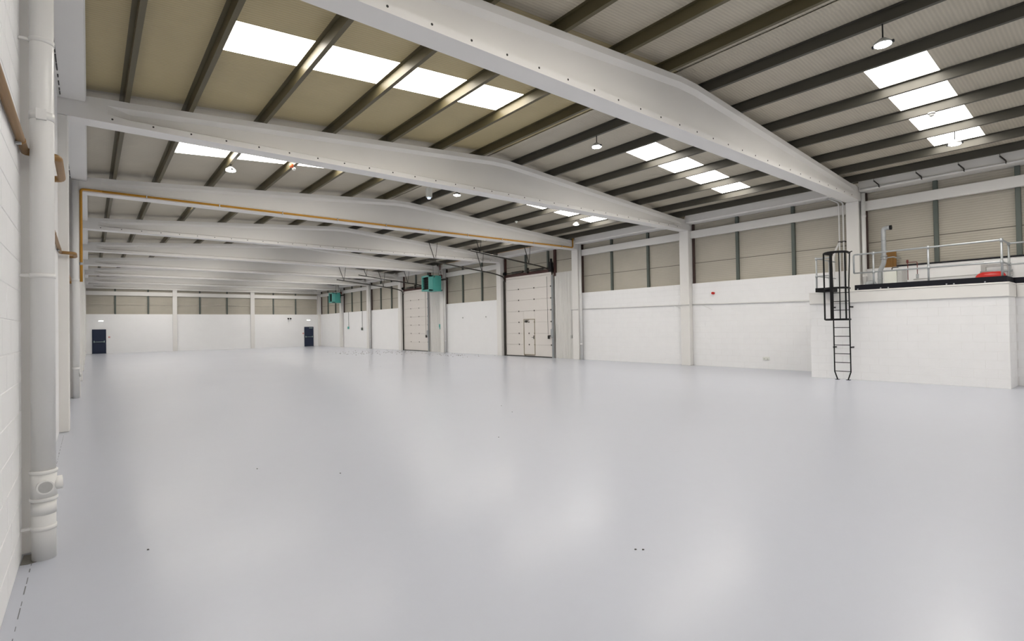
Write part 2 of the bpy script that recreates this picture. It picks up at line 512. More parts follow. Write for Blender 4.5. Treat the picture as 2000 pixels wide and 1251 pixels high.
# ------------------------------------------------------------------ roof
ceil = ob('ceiling', MB().prism([(-0.6, 6.72), (XM, 7.42), (19.6, 6.72), (19.6, 6.82), (XM, 7.52), (-0.6, 6.82)], 'Y', -6.8, 56.8), 'sheet', kind='structure', label='beige ribbed metal roof lining between the purlins')
def slope_panel(x0, x1, y0, y1, flip, t=0.03):
    vs = []
    for dz in (0, t):
        for y in (y0, y1):
            for x in (x0, x1):
                vs.append((2 * XM - x if flip else x, y, z_sheet(x) + dz))
    return MB()._add(vs, [(0, 2, 3, 1), (4, 5, 7, 6), (0, 1, 5, 4), (2, 6, 7, 3), (0, 4, 6, 2), (1, 3, 7, 5)])
SKX0, SKX1 = 1.58, 7.36
wn = 1
BAYN = {-1: 'behind the viewer', 0: 'in the bay nearest the viewer', 1: 'between the nearest and second beams', 2: 'between the second and third beams'}
for i in range(-1, 9):
    y0, y1 = YF[i] + 0.2, YF[i + 1] + 0.2
    mid = {0: 3.02, 1: 8.93, 2: 15.1}.get(i, (y0 + y1) / 2)
    a, b = mid - 0.5, mid + 0.5
    for flip in (False, True):
        m = 'sheet_yellow' if (i == 1 and not flip) else 'sheet'
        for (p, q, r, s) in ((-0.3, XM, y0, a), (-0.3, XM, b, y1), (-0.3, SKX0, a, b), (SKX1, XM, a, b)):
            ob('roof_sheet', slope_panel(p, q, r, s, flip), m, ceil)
        w = empty('window_%d' % wn, (XM * 2 - 4.5 if flip else 4.5, mid, z_sheet(4.5)), kind='structure',
                  label='bright translucent rooflight strip on the %s roof slope, %s' % ('right' if flip else 'left', BAYN.get(i, 'in bay %d from the viewer' % (i + 1))))
        wn += 1
        xs = [SKX0] + PX[2:5] + [SKX1]
        for p, q in zip(xs[:-1], xs[1:]):
            ob('pane', slope_panel(p, q, a, b, flip, 0.012), 'skylight', w)
    if i >= 0:
        for k, x in enumerate(PX + PXR):
            z = z_beam(x)
            sd = 1 if x < XM else -1
            zz = [(x - 0.006, z), (x + 0.07, z), (x + 0.07, z + 0.016), (x + 0.062, z + 0.016), (x + 0.062, z + 0.008), (x + 0.006, z + 0.008),
                  (x + 0.006, z + 0.199), (x - 0.07, z + 0.199), (x - 0.07, z + 0.191), (x - 0.006, z + 0.191)]
            ob('purlin', MB().prism(zz, 'Y', y0 + 0.003, y1 - 0.003), 'purlin_olive' if x < XM else 'purlin', ceil)
ob('ridge_flashing', MB().prism([(XM - 0.14, z_sheet(XM) - 0.035), (XM, z_sheet(XM) - 0.022), (XM + 0.14, z_sheet(XM) - 0.035), (XM + 0.14, z_sheet(XM) - 0.03), (XM, z_sheet(XM) - 0.012), (XM - 0.14, z_sheet(XM) - 0.03)], 'Y', -0.2, 56.3), 'sheet', ceil)

# eaves gutter beams, left and right, between the frames
for s, (n, lab) in enumerate((('trim_1', 'white concrete gutter beam running along the left eaves'), ('trim_2', 'white concrete gutter beam running along the right eaves'))):
    mb = MB()
    for i in range(-1, 9):
        ya, yb = YF[i] + 0.42, YF[i + 1] - 0.02
        if s == 0: mb.prism([(-0.6, 5.83), (-0.04, 5.83), (-0.02, 5.86), (-0.02, 6.13), (-0.6, 6.13)], 'Y', ya, yb)
        else: mb.prism([(19.6, 5.80), (18.93, 5.80), (18.88, 5.83), (18.86, 6.13), (19.6, 6.13)], 'Y', ya, yb)
    t = ob(n, mb, 'concrete', kind='structure', label=lab)
    if s == 0:
        rnd = random.Random(5)
        sh = MB()
        for i in (0, 1, 2, 3):
            y = YF[i] + 0.6
            while y < YF[i + 1] - 0.2:
                l = rnd.uniform(0.1, 0.3)
                sh.box(-0.375, -0.36, y, y + l, 5.815, 5.8295)
                y += l + rnd.uniform(0.05, 0.2)
        tag(ob('joint_filler', sh, 'gap', t), kind='stuff')

# ------------------------------------------------------------------ frames: columns and beams
bolt_me = to_mesh('bolt', tube([(0, 0, 0), (0, 0.012, 0)], 0.018, n=6), 'gap', (0, 0, 0))
def beam(i):
    yc = YF[i] + 0.2
    lab = {1: 'nearest white tapered roof beam, crossing the top of the view',
           2: 'second white tapered roof beam from the viewer',
           3: 'third white tapered roof beam, carrying the yellow ochre pipe',
           9: 'last white roof beam against the back wall'}.get(i, '%s white tapered roof beam from the viewer' % ORD[i - 1])
    def sec(x, solid):
        zt = z_beam(x) - 0.001
        if abs(x - XM) < 0.3: zt = z_beam(XM - 0.3)
        B, T, Wb = 0.20, 0.17, 0.085
        if solid: T = Wb = B
        zz = [(B, SOF), (B, SOF + 0.115), (Wb, SOF + 0.16), (Wb, zt - 0.20), (T, zt - 0.12), (T, zt)]
        if zt - 0.20 < SOF + 0.165:
            m = (SOF + 0.14 + zt - 0.14) / 2
            zz[2] = (Wb, m - 0.004); zz[3] = (Wb, m + 0.004); zz[1] = (B, min(SOF + 0.115, m - 0.05)); zz[4] = (T, max(zt - 0.12, m + 0.05))
        return [(yc + a, z) for a, z in zz] + [(yc - a, z) for a, z in reversed(zz)]
    st = [(-0.45, 1), (0.28, 1), (0.62, 0)] + [(x, 0) for x in (2, 4, 6, 8, XM - 0.3, XM, XM + 0.3, 11, 13, 15, 17, 18.3)] + [(18.62, 1), (19.45, 1)]
    vs, fs = [], []
    n = 12
    for x, sol in st:
        vs += [(x, p[0], p[1]) for p in sec(x, sol)]
    for k in range(len(st) - 1):
        for j in range(n):
            fs.append((k * n + j, k * n + (j + 1) % n, (k + 1) * n + (j + 1) % n, (k + 1) * n + j))
    fs += [tuple(range(n)), tuple((len(st) - 1) * n + j for j in range(n))]
    b = ob('roof_beam', MB()._add(vs, fs), 'concrete', label=lab, cat='beam', group='tapered roof beams')
    if i in (1, 2, 4):
        x = 0.35
        while x < 18.6:
            inst('bolt', bolt_me, (x, YF[i] - 0.004, SOF + 0.075), b)
            x += 0.62
    return b
for i in range(1, 10):
    beam(i)
for i in range(1, 10):
    xa = -0.27 if i <= 2 else -0.19
    ynear = YF[i] - (0.25 if i == 1 else 0)
    ob('column', bx(XL - 0.02, xa, ynear, YF[i] + 0.40, 0, SOF - 0.001, b=0.012), 'concrete', label='%s white concrete column on the left wall' % ORD[i - 1], cat='column', group='columns along the left wall')
    pl = {1: 'nearest white column on the right wall, behind the ladder', 2: 'second white column on the right wall, past the red alarm'}.get(i, '%s white column on the right wall' % ORD[i - 1])
    ob('column', bx(XR, 19.5, YF[i] + (0.06 if i == 1 else 0), YF[i] + 0.42, 0, SOF - 0.001, b=0.012), 'concrete', label=pl, cat='column', group='columns along the right wall')

# ------------------------------------------------------------------ left wall services
def downpipe_plain(x, y, r, ztop, label, group, shoe=True, z0=0.0):
    e = empty('downpipe', (x, y, z0), label, 'pipe', group)
    ob('pipe', tube([(x, y, z0), (x, y, ztop)], r, n=14), 'upvc', e)
    for z in ((0.75, 3.1) if z0 == 0 else (3.1, 5.0)):
        ob('collar', tube([(x, y, z), (x, y, z + 0.07)], r * 1.12, n=14), 'upvc', e)
    if shoe:
        ob('access_plug', tube([(x - (r if x > 9 else -r), y, 0.62), (x - (r + 0.03 if x > 9 else -r - 0.03), y, 0.62)], r * 0.7, n=12), 'upvc', e)
    return e
px, py, pr = -0.274, 5.36, 0.072
e = empty('downpipe', (px, py, 0), 'thick white downpipe with round access caps at the left edge', 'pipe', 'rainwater downpipes')
ob('pipe', tube([(px, py, 0.0), (px, py, 0.50)], pr, n=24), 'upvc', e)
ob('pipe', tube([(px, py, 0.50), (px, py, 5.80)], pr, n=24), 'upvc', e)
acc = ob('access_fitting', tube([(px, py, 0.45), (px, py, 0.66)], pr * 1.07, n=24), 'upvc', e)
for z in (0.44, 0.645):
    ob('collar', tube([(px, py, z), (px, py, z + 0.006), (px, py, z + 0.022), (px, py, z + 0.028)], [pr * 1.1, pr * 1.17, pr * 1.17, pr * 1.1], n=24), 'upvc', e)
ob('collar', tube([(px, py, 0.34), (px, py, 0.43)], pr * 1.045, n=24), 'upvc', e)
for ang, nm in ((math.radians(-82), 0), (math.radians(8), 1)):
    d = Vector((math.cos(ang), math.sin(ang), 0)); c = Vector((px, py, 0.555))
    cp = ob('access_cap', tube([c + d * pr * 0.6, c + d * (pr + 0.035)], 0.052, n=18), 'upvc', acc)
    ob('plug', tube([c + d * (pr + 0.033), c + d * (pr + 0.037)], 0.042, n=18), 'upvc_grey', acc)
for z in (0.22, 2.13, 3.93):
    br = ob('bracket', tube([(px, py, z), (px, py, z + 0.035)], pr * 1.06, n=24), 'upvc', e)
    ob('bracket_arm', bx(XL + 0.005, px - 0.03, py - 0.012, py + 0.012, z + 0.008, z + 0.03, b=0.003), 'upvc', br)
ob('bracket', MB().tube([(px, py, 3.34), (px, py, 3.40)], pr * 1.06, n=24).box(px - 0.03, px + 0.03, py - pr - 0.02, py - pr + 0.01, 3.33, 3.41), 'upvc', e)
ob('floor_stain', MB().prism([(-0.405, 5.30), (-0.36, 5.285), (-0.31, 5.30), (-0.30, 5.50), (-0.40, 5.52)], 'Z', 0.0005, 0.003), 'stain', label='small dark stain on the floor at foot of thick downpipe', cat='stain')
downpipe_plain(-0.27, 18.02, 0.072, 5.78, 'white downpipe beside the third column on the left wall', 'rainwater downpipes')
downpipe_plain(-0.27, 43.3, 0.072, 5.78, 'distant white downpipe beside the seventh column on the left wall', 'rainwater downpipes')

# ochre pipe that dodges round the columns
e = empty('gas_pipe', (-0.36, 3.0, 3.06), 'tan ochre pipe along the left wall, stepping around columns', 'pipe', 'gas pipes')
def jog(i):
    ya = YF[i] - (0.285 if i == 1 else 0.045)
    xo = -0.185
    return [(-0.377, ya - 0.055, 3.11), (xo, ya, 3.11), (xo, YF[i] + 0.46, 3.11), (-0.377, YF[i] + 0.54, 3.11)]
runs = [[(-0.377, 1.0, 3.11)] + jog(1)[:1], jog(1), [jog(1)[-1], jog(2)[0]], jog(2), [jog(2)[-1], (-0.377, 17.85, 3.11), (-0.377, 17.85, 3.02)]]
for k, r in enumerate(runs):
    ob('pipe' if k % 2 == 0 else 'offset', tube(fillet(r, 0.05, 4), 0.026 if k % 2 == 0 else 0.028, n=12), 'ochre', e)
for y in (5.12, 9.6, 11.3):
    cl = ob('coupling', tube([(-0.377, y, 3.11), (-0.377, y + 0.05, 3.11)], 0.0285, n=12), 'ochre', e)
    ob('clip', bx(XL + 0.005, -0.37, y - 0.03, y - 0.01, 3.065, 3.085, b=0.003), 'galv', cl)
# yellow pipe along the third beam
ZG = SOF + 0.06
yg = YF[3] - 0.035
e = empty('gas_pipe', (-0.15, yg, 3.1), 'yellow ochre gas pipe running along the third beam', 'pipe', 'gas pipes')
ob('riser', tube(fillet([(-0.155, yg, 3.10), (-0.155, yg, ZG), (0.3, yg, ZG)], 0.07), 0.032, n=10), 'yellow', e)
ob('pipe', tube(fillet([(0.3, yg, ZG), (18.72, yg, ZG), (18.72, yg, 6.10)], 0.07), 0.032, n=10), 'yellow', e)
ob('lower_fitting', tube([(-0.155, yg, 3.55), (-0.155, yg, 3.62)], 0.042, n=10), 'galv', e)
for k in range(10):
    x = 1.3 + 1.85 * k
    ob('pipe_clip', bx(x - 0.012, x + 0.012, yg - 0.038, YF[3], ZG - 0.05, ZG + 0.05, b=0.003), 'galv', e)
e = empty('gas_pipe', (18.80, 18.3, 6.1), 'yellow ochre gas pipe along the right eaves above roller doors', 'pipe', 'gas pipes')
ob('pipe', tube([(18.80, 18.62, 6.09), (18.80, 24.40, 6.09)], 0.03, n=8), 'yellow', e)
ob('pipe', tube([(18.80, 24.94, 6.09), (18.80, 30.9, 6.09)], 0.03, n=8), 'yellow', e)
ob('drop', tube(fillet([(18.80, 30.9, 6.09), (18.8, 30.9, 5.7)], 0.05), 0.03, n=8), 'red_valve', e)

# ------------------------------------------------------------------ right wall services
for i, lab in ((1, 'white downpipe beside the nearest column on the right wall'), (3, 'white downpipe beside the third column on the right wall'),
               (5, 'white downpipe beside the fifth column on the right wall'), (7, 'white downpipe beside the seventh column on the right wall')):
    downpipe_plain(19.16, YF[i] + (0.02 if i == 1 else -0.10) - (0.07 if i == 1 else 0), 0.06 if i == 1 else 0.065, 5.78, lab, 'rainwater downpipes', shoe=False, z0=2.61 if i == 1 else 0.0)

# door 1 (bay 3) and door 2 (bay 5)
hinge_me = to_mesh('hinge_bolt', MB().tube([(0, 0, 0), (-0.012, 0, 0)], 0.042, n=8), 'dark_steel', (0, 0, 0))
roller_me = to_mesh('roller_bracket', MB().box(-0.03, 0, -0.045, 0.03, -0.04, 0.04).tube([(-0.02, 0, 0), (-0.02, 0.06, 0)], 0.02, n=8), 'dark_steel', (0, 0, 0))
def sectional_door(num, ya, yb, lab, wicket):
    xd = XW + 0.02
    e = empty('door_%d' % num, (xd, (ya + yb) / 2, 0), kind='structure', label=lab)
    H = 4.5; n = 7; h = (H - 0.05) / n
    a, b = ya + 0.13, yb - 0.06
    for k in range(n):
        z0 = 0.05 + k * h
        if wicket and k < 4:
            wy0, wy1, wz = 21.78, 22.66, 2.10
            if z0 < wz:
                top = min(z0 + h - 0.008, wz)
                for (p, q) in ((a, wy0 - 0.03), (wy1 + 0.03, b)):
                    ob('door_panel', bx(xd, xd + 0.05, p, q, z0, z0 + h - 0.008, b=0.006), 'door_panel', e)
                if z0 + h > wz + 0.05:
                    ob('door_panel', bx(xd, xd + 0.05, wy0 - 0.028, wy1 + 0.028, wz + 0.03, z0 + h - 0.008, b=0.006), 'door_panel', e)
                continue
        ob('door_panel', bx(xd, xd + 0.05, a, b, z0, z0 + h - 0.008, b=0.006), 'door_panel', e)
    ob('bottom_seal', bx(xd - 0.01, xd + 0.05, a, b, 0.0, 0.045, b=0.004), 'dark_steel', e)
    ob('backing', box(xd + 0.055, xd + 0.075, ya - 0.16, yb + 0.16, 0.0, H + 0.02), 'door_panel', e)
    for k in range(1, n):
        z = 0.05 + k * h
        for fy in (0.36, 0.70):
            inst('hinge', hinge_me, (xd, a + (b - a) * fy, z), e)
        inst('roller_bracket', roller_me, (xd, a + 0.03, z), e)
    if wicket:
        wd = ob('wicket_door', MB().bbox(xd - 0.004, xd + 0.05, wy0, wy1, 0.14, wz, b=0.004), 'door_panel', e)
        for (p, q, r, s) in ((wy0 - 0.045, wy0, 0.10, wz + 0.03), (wy1, wy1 + 0.045, 0.10, wz + 0.03), (wy0, wy1, wz - 0.01, wz + 0.03), (wy0, wy1, 0.10, 0.14)):
            ob('wicket_frame', bx(xd - 0.02, xd + 0.05, p, q, r, s, b=0.004), 'olive', e)
        ob('door_closer', MB().bbox(xd - 0.07, xd - 0.005, wy1 - 0.32, wy1 - 0.1, wz - 0.16, wz - 0.06, b=0.01).box(xd - 0.05, xd - 0.03, wy1 - 0.45, wy1 - 0.12, wz - 0.05, wz - 0.03), 'dark_steel', wd)
        ob('handle', MB().bbox(xd - 0.03, xd, wy0 + 0.03, wy0 + 0.07, 1.0, 1.2, b=0.004).tube([(xd - 0.05, wy0 + 0.05, 1.1), (xd - 0.05, wy0 + 0.18, 1.1)], 0.012, n=8), 'dark_steel', wd)
        for k in (1, 2, 3):
            inst('hinge', hinge_me, (xd - 0.004, 22.24, 0.05 + k * h), wd)
    # tracks: an upright on each side that curves into an inclined rail under the roof
    for y, m, fat in ((ya + 0.02, 'track', 0.055), (yb + 0.02, 'dark_steel', 0.05)):
        up_ = ob('track_upright', bx(xd - 0.09, xd - 0.01, y - fat, y + fat, 0.0, 4.45, b=0.006), m, e)
        path = fillet([(xd - 0.05, y, 4.3), (xd - 0.06, y, 4.68), (xd - 0.75, y, 4.85), (14.0, y, 5.34)], 0.45, 8)
        ob('track_rail', tube(path, 0.036, n=6), 'dark_steel', e)
        for x in (14.55, 17.65):
            zr = 4.85 + (18.57 - x) / 4.57 * 0.49
            zt = z_beam(x) + 0.01
            for k, dx in enumerate((-0.42, 0.14)):
                ob('track_hanger', tube([(x, y, zr), (x + dx, y, z_beam(x + dx) + 0.1)], 0.022 if k == 0 else 0.014, n=6), 'dark_steel', e)
    # lintel steel, spring shaft and drums
    for y in (ya - 0.12, yb + 0.02):
        ob('jamb_steel', bx(xd + 0.005, xd + 0.10, y - 0.075, y + 0.075, 4.38, 6.05, b=0.005), 'red_oxide', e)
    ob('lintel_steel', bx(xd + 0.03, xd + 0.12, ya - 0.1, yb, 4.62, 4.80, b=0.006), 'red_oxide', e)
    ob('head_seal', bx(xd + 0.02, xd + 0.10, ya + 0.1, yb - 0.05, 4.5, 4.63, b=0.006), 'door_panel', e)
    sh = ob('spring_shaft', tube([(xd - 0.06, ya - 0.02, 4.86), (xd - 0.06, yb + 0.08, 4.86)], 0.024, n=8), 'dark_steel', e)
    for p, q in ((ya + 0.7, ya + 1.7), (yb - 1.75, yb - 0.75)):
        ob('torsion_spring', tube([(xd - 0.06, p, 4.86), (xd - 0.06, q, 4.86)], 0.055, n=10), 'dark_steel', sh)
    for y in (ya + 0.05, yb - 0.05):
        ob('cable_drum', tube([(xd - 0.06, y - 0.05, 4.86), (xd - 0.06, y + 0.05, 4.86)], 0.10, n=12), 'black_steel', sh)
    ob('motor', MB().bbox(xd - 0.20, xd - 0.02, ya - 0.06, ya + 0.16, 4.62, 5.14, b=0.02).tube([(xd - 0.10, ya + 0.02, 5.1), (xd - 0.10, ya + 0.02, 5.32)], 0.06, n=10), 'black_steel', e)
    ob('spring_bracket', MB().bbox(xd - 0.1, xd + 0.06, (ya + yb) / 2 - 0.05, (ya + yb) / 2 + 0.05, 4.72, 5.02, b=0.01), 'dark_steel', e)
    ob('pull_rope', tube([(xd - 0.03, ya + 0.42, 1.25), (xd - 0.03, ya + 0.46, 4.4)], 0.008, n=5), 'dark_steel', e)
    lk = ob('latch', MB().bbox(xd - 0.12, xd, ya + 0.10, ya + 0.36, 1.16, 1.22, b=0.01).bbox(xd - 0.10, xd - 0.02, ya + 0.30, ya + 0.40, 1.02, 1.2, b=0.01), 'dark_steel', e)
    ob('chain_box', bx(xd - 0.17, xd - 0.09, ya - 0.10, ya + 0.08, 1.12, 1.55, b=0.015), 'track', e)
sectional_door(1, 20.22, 24.36, 'cream sectional overhead door with wicket door, nearer of the two', True)
sectional_door(2, 33.38, 37.34, 'cream sectional overhead door without wicket door, farther of the two', False)

# white conduit run on the right wall
e = empty('conduit', (XW - 0.02, 18.9, 1.15), 'thin white conduit running level along the right wall', 'conduit')
def tubes(name, path, r, m, parent, n=8, R=0.05): return ob(name, tube(fillet(path, R) if len(path) > 2 else path, r, n=n), m, parent)
tubes('conduit_drop', [(XW + 0.02, 18.9, 1.2), (XW + 0.02, 18.9, 2.54), (XW + 0.02, 18.62, 2.54)], 0.018, 'white_steel', e)
tubes('conduit_run', [(XR - 0.03, 18.62, 2.54), (XR - 0.03, 18.12, 2.54)], 0.02, 'white_steel', e)
tubes('conduit_run', [(XW - 0.03, 18.14, 2.54), (XW - 0.03, 12.36, 2.50)], 0.02, 'white_steel', e)
tubes('conduit_run', [(XR - 0.03, 12.40, 2.50), (XR - 0.03, 11.88, 2.50)], 0.02, 'white_steel', e)
tubes('conduit_run', [(XW - 0.03, 11.92, 2.50), (XW - 0.03, 6.72, 2.42)], 0.024, 'white_steel', e)
ob('switch_box', bx(XW - 0.02, XW + 0.05, 18.85, 18.97, 1.07, 1.22, b=0.01), 'upvc_grey', e)
for y, s in ((12.75, 1), (11.55, -1)):
    ob('diagonal_rod', tube([(XW - 0.03, y, 2.5), (XW - 0.03, y - 0.5 * 1, 2.26)], 0.01, n=6), 'white_steel', e)  # slim white rod slanting down the wall beside a column

# alarm sounder, socket, small wall boxes
e = empty('alarm_sounder', (XW, 10.98, 2.86), 'small round red alarm sounder high on the right wall', 'alarm')
ob('base', tube([(XW, 10.98, 2.91), (XW - 0.05, 10.98, 2.91)], 0.05, n=14), 'red', e)
ob('horn', tube([(XW - 0.05, 10.98, 2.91), (XW - 0.10, 10.98, 2.91)], [0.035, 0.052], n=14), 'red', e)
e = empty('socket', (XW, 8.96, 0.34), 'white double socket low on the right wall', 'socket')
ob('plate', bx(XW - 0.035, XW, 8.84, 9.08, 0.33, 0.44, b=0.008), 'white_box', e)
for y in (8.90, 9.02):
    ob('switch', bx(XW - 0.042, XW - 0.034, y - 0.02, y + 0.02, 0.36, 0.39, b=0.003), 'upvc_grey', e)

def wall_drop(y, zt, zb, m, lab):
    e = empty('cable_drop', (XW, y, zb), lab, 'cable', 'cable drops on the far right wall')
    ob('cable', tube([(XW - 0.02, y, zb + 0.15), (XW - 0.02, y, zt)], 0.016, n=6), 'post', e)
    ob('control_box', bx(XW - 0.11, XW, y - 0.11, y + 0.11, zb, zb + 0.24, b=0.02), m, e)
wall_drop(48.5, HB + 0.05, 1.75, 'teal', 'thin cable dropping to a teal box on the far right wall')
wall_drop(45.3, HB + 0.05, 1.62, 'post', 'thin cable dropping to a dark box on the far right wall')
ob('control_box', MB().bbox(XW - 0.08, XW + 0.1, 31.7, 31.86, 1.75, 1.98, b=0.02).bbox(XW - 0.06, XW + 0.1, 31.74, 31.82, 1.62, 1.75, b=0.01), 'teal', label='little teal control box between a downpipe and the farther overhead door', cat='control box')
for y, lab in ((28.9, 'small grey stud on the wall, left of the nearer overhead door, farther one'), (26.3, 'small grey stud on the wall, left of the nearer overhead door, nearer one')):
    ob('wall_stud', MB().tube([(XW, y, 2.36), (XW - 0.03, y, 2.36)], 0.045, n=10).tube([(XW - 0.03, y, 2.36), (XW - 0.05, y, 2.36)], 0.02, n=8), 'upvc_grey', label=lab, cat='fitting')

# ------------------------------------------------------------------ teal unit heaters
def heater(x0, x1, y0, y1, z0, z1, lab):
    e = empty('unit_heater', ((x0 + x1) / 2, (y0 + y1) / 2, z0), lab, 'heater', 'teal unit heaters')
    cs = ob('casing', bx(x0 + 0.30, x1, y0, y1, z0, z1, b=0.02), 'teal', e)
    hood = MB()
    t = 0.10
    hood.bbox(x0, x0 + 0.30, y0, y0 + t, z0, z1, b=0.012).bbox(x0, x0 + 0.30, y1 - t, y1, z0, z1, b=0.012)
    hood.bbox(x0, x0 + 0.30, y0, y1, z0, z0 + t, b=0.012).bbox(x0, x0 + 0.30, y0, y1, z1 - t, z1, b=0.012)
    ob('front_frame', hood, 'teal_light', e)
    ob('outlet', box(x0 + 0.16, x0 + 0.30, y0 + t, y1 - t, z0 + t, z1 - t), 'black', e)
    for k in range(5):
        z = z0 + t + (z1 - z0 - 2 * t) * (k + 0.5) / 5
        ob('louvre', MB().prism([(x0 + 0.04, z - 0.012), (x0 + 0.15, z + 0.02), (x0 + 0.15, z + 0.028), (x0 + 0.04, z - 0.004)], 'Y', y0 + t, y1 - t), 'black_steel', e)
    ob('base_ledge', bx(x1 - 0.28, x1 + 0.04, y0 - 0.02, y1, z0 - 0.01, z0 + 0.06, b=0.01), 'teal', e)
    ob('lifting_eye', bx(x0 + 0.35, x0 + 0.45, y0 - 0.015, y0 + 0.01, z1 - 0.14, z1 - 0.04, b=0.01), 'post', e)
    ob('gas_valve', MB().bbox(x1 + 0.06, x1 + 0.22, y0 + 0.2, y0 + 0.4, z1 - 0.12, z1 + 0.1, b=0.02), 'red_valve', e)
    ob('gas_train', tube(fillet([(x1, y0 + 0.3, z1 - 0.45), (x1 + 0.15, y0 + 0.3, z1 - 0.45), (x1 + 0.15, y0 + 0.3, z1 + 0.35)], 0.05), 0.022, n=8), 'dark_steel', e)
    ob('flue', tube(fillet([(x1, y0 + 0.6, z1 - 0.25), (x1 + 0.16, y0 + 0.6, z1 - 0.25), (x1 + 0.18, y0 - 0.5, z1 - 0.25)], 0.08), 0.06, n=10), 'dark_steel', e)
    for yy in (y0 + 0.12, y1 - 0.12):
        for xx in (x0 + 0.4, x1 - 0.1):
            ob('drop_rod', tube([(xx, yy, z1 - 0.01), (xx, yy, z_beam(xx) + 0.02)], 0.012, n=6), 'post', e)
    for yy in (y0 + 0.47, y0 + 0.80):
        ob('wall_arm', bx(x1, XR, yy, yy + 0.05, z0 + 0.08, z0 + 0.13, b=0.005), 'dark_steel', e)
heater(17.72, 18.68, 30.55, 31.58, 4.22, 5.27, 'larger looking teal unit heater hanging beside the farther overhead door')
heater(18.05, 18.86, 49.4, 50.35, 4.30, 5.27, 'distant teal unit heater in the far right corner')

# ------------------------------------------------------------------ back wall doors and fittings
def fire_door(num, x0, x1, lab, left):
    e = empty('door_%d' % num, ((x0 + x1) / 2, YB, 0), kind='structure', label=lab)
    lf = ob('door_leaf', bx(x0 + 0.02, x1 - 0.02, YB - 0.05, YB, 0.01, 2.02, b=0.006), 'navy', e)
    for (p, q, r, s) in ((x0 - 0.03, x0 + 0.02, 0, 2.06), (x1 - 0.02, x1 + 0.03, 0, 2.06), (x0 + 0.02, x1 - 0.02, 2.02, 2.06)):
        ob('door_frame', bx(p, q, YB - 0.06, YB, r, s, b=0.005), 'navy', e)
    pb = ob('panic_bar', tube([(x0 + 0.1, YB - 0.13, 1.0), (x1 - 0.1, YB - 0.13, 1.0)], 0.022, n=8), 'bar', lf)
    for x in (x0 + 0.1, x1 - 0.1):
        ob('bar_housing', bx(x - 0.03, x + 0.03, YB - 0.15, YB - 0.05, 0.94, 1.10, b=0.01), 'bar', lf)
    ob('kick_groove', bx(x0 + 0.08, x1 - 0.08, YB - 0.054, YB - 0.049, 1.02, 1.06, b=0.001), 'navy', lf)
    if not left:
        ob('door_closer', MB().bbox(x0 + 0.45, x1 - 0.08, YB - 0.12, YB - 0.05, 1.90, 1.97, b=0.01), 'bar', lf)
fire_door(3, 0.22, 1.10, 'navy blue fire exit door at the left of the back wall', True)
fire_door(4, 17.64, 18.52, 'navy blue fire exit door at the right of the back wall', False)
for x, lab in ((0.78, 'bright emergency light over the left navy door'), (18.05, 'bright emergency light over the right navy door')):
    e = empty('emergency_light', (x, YB, 2.71), lab, 'light', 'emergency bulkheads')
    ob('housing', bx(x - 0.19, x + 0.19, YB - 0.04, YB, 2.71, 2.82, b=0.01), 'white_box', e)
    ob('diffuser', bx(x - 0.17, x + 0.17, YB - 0.07, YB - 0.04, 2.725, 2.805, b=0.015), 'emergency', e)
for x, lab in ((1.34, 'tiny red call point right of the left navy door'), (17.5, 'tiny red call point left of the right navy door')):
    e = empty('call_point', (x, YB, 1.33), lab, 'call point', 'fire call points')
    ob('box', bx(x - 0.055, x + 0.055, YB - 0.05, YB, 1.33, 1.44, b=0.008), 'red', e)
    ob('button', bx(x - 0.025, x + 0.025, YB - 0.055, YB - 0.049, 1.36, 1.41, b=0.002), 'white_box', e)
e = empty('twin_spotlight', (16.1, YB, 2.9), 'pair of small dark spotlights high on the back wall', 'spotlight')
ob('bracket', bx(15.98, 16.22, YB - 0.05, YB, 2.94, 3.0, b=0.008), 'white_box', e)
for x in (15.98, 16.22):
    ob('spot_head', tube([(x, YB - 0.04, 2.97), (x, YB - 0.16, 2.93)], [0.05, 0.075], n=10), 'black_steel', e)

# ------------------------------------------------------------------ plant enclosure with roof deck, right
MX, MY0, MY1, MZ = 17.30, 2.18, 6.66, 2.56
SX = 18.30
wm = ob('wall_plant_room', MB().box(MX, XW, MY0, MY1, 0, MZ).box(SX, XW, -0.4, MY0, 0, MZ), 'mortar', kind='structure', label='white painted block plant room with a railed roof, right')
blocks(wm, 'Y', MX, MY0 + 0.001, MY1, 0, 2.22, -1)
blocks(wm, 'X', MY0, MX + 0.001, SX, 0, 2.22, -1)
blocks(wm, 'Y', SX, 0.8, MY0 - 0.006, 0, 2.22, -1)
ob('ring_beam', bx(SX - 0.045, SX, -0.4, MY0 - 0.03, 2.25, MZ, b=0.008), 'concrete', wm)
ob('ring_beam', bx(MX - 0.045, MX, MY0 - 0.02, MY1, 2.25, MZ, b=0.008), 'concrete', wm)
ob('ring_beam', bx(MX, SX, MY0 - 0.025, MY0, 2.25, MZ, b=0.008), 'concrete', wm)
ob('coping', MB().bbox(MX - 0.055, MX + 0.1, MY0 - 0.03, MY1, MZ, MZ + 0.04, b=0.006).bbox(MX + 0.1, SX + 0.1, MY0 - 0.03, MY0 + 0.1, MZ, MZ + 0.04, b=0.006).bbox(SX - 0.055, SX + 0.1, -0.4, MY0 - 0.03, MZ, MZ + 0.04, b=0.006), 'concrete', wm)
DZ = MZ + 0.04
e = empty('toe_board', (MX, 3.8, DZ), 'near black toe board along the plant room roof edge', 'toe board')
ob('board', bx(MX + 0.0, MX + 0.03, MY0 + 0.02, 5.44, DZ, DZ + 0.15, b=0.004), 'toe', e)
ob('board', bx(MX + 0.03, SX, MY0 + 0.02, MY0 + 0.05, DZ, DZ + 0.15, b=0.004), 'toe', e)
ob('board', bx(SX, SX + 0.03, -0.38, MY0 + 0.05, DZ, DZ + 0.15, b=0.004), 'toe', e)
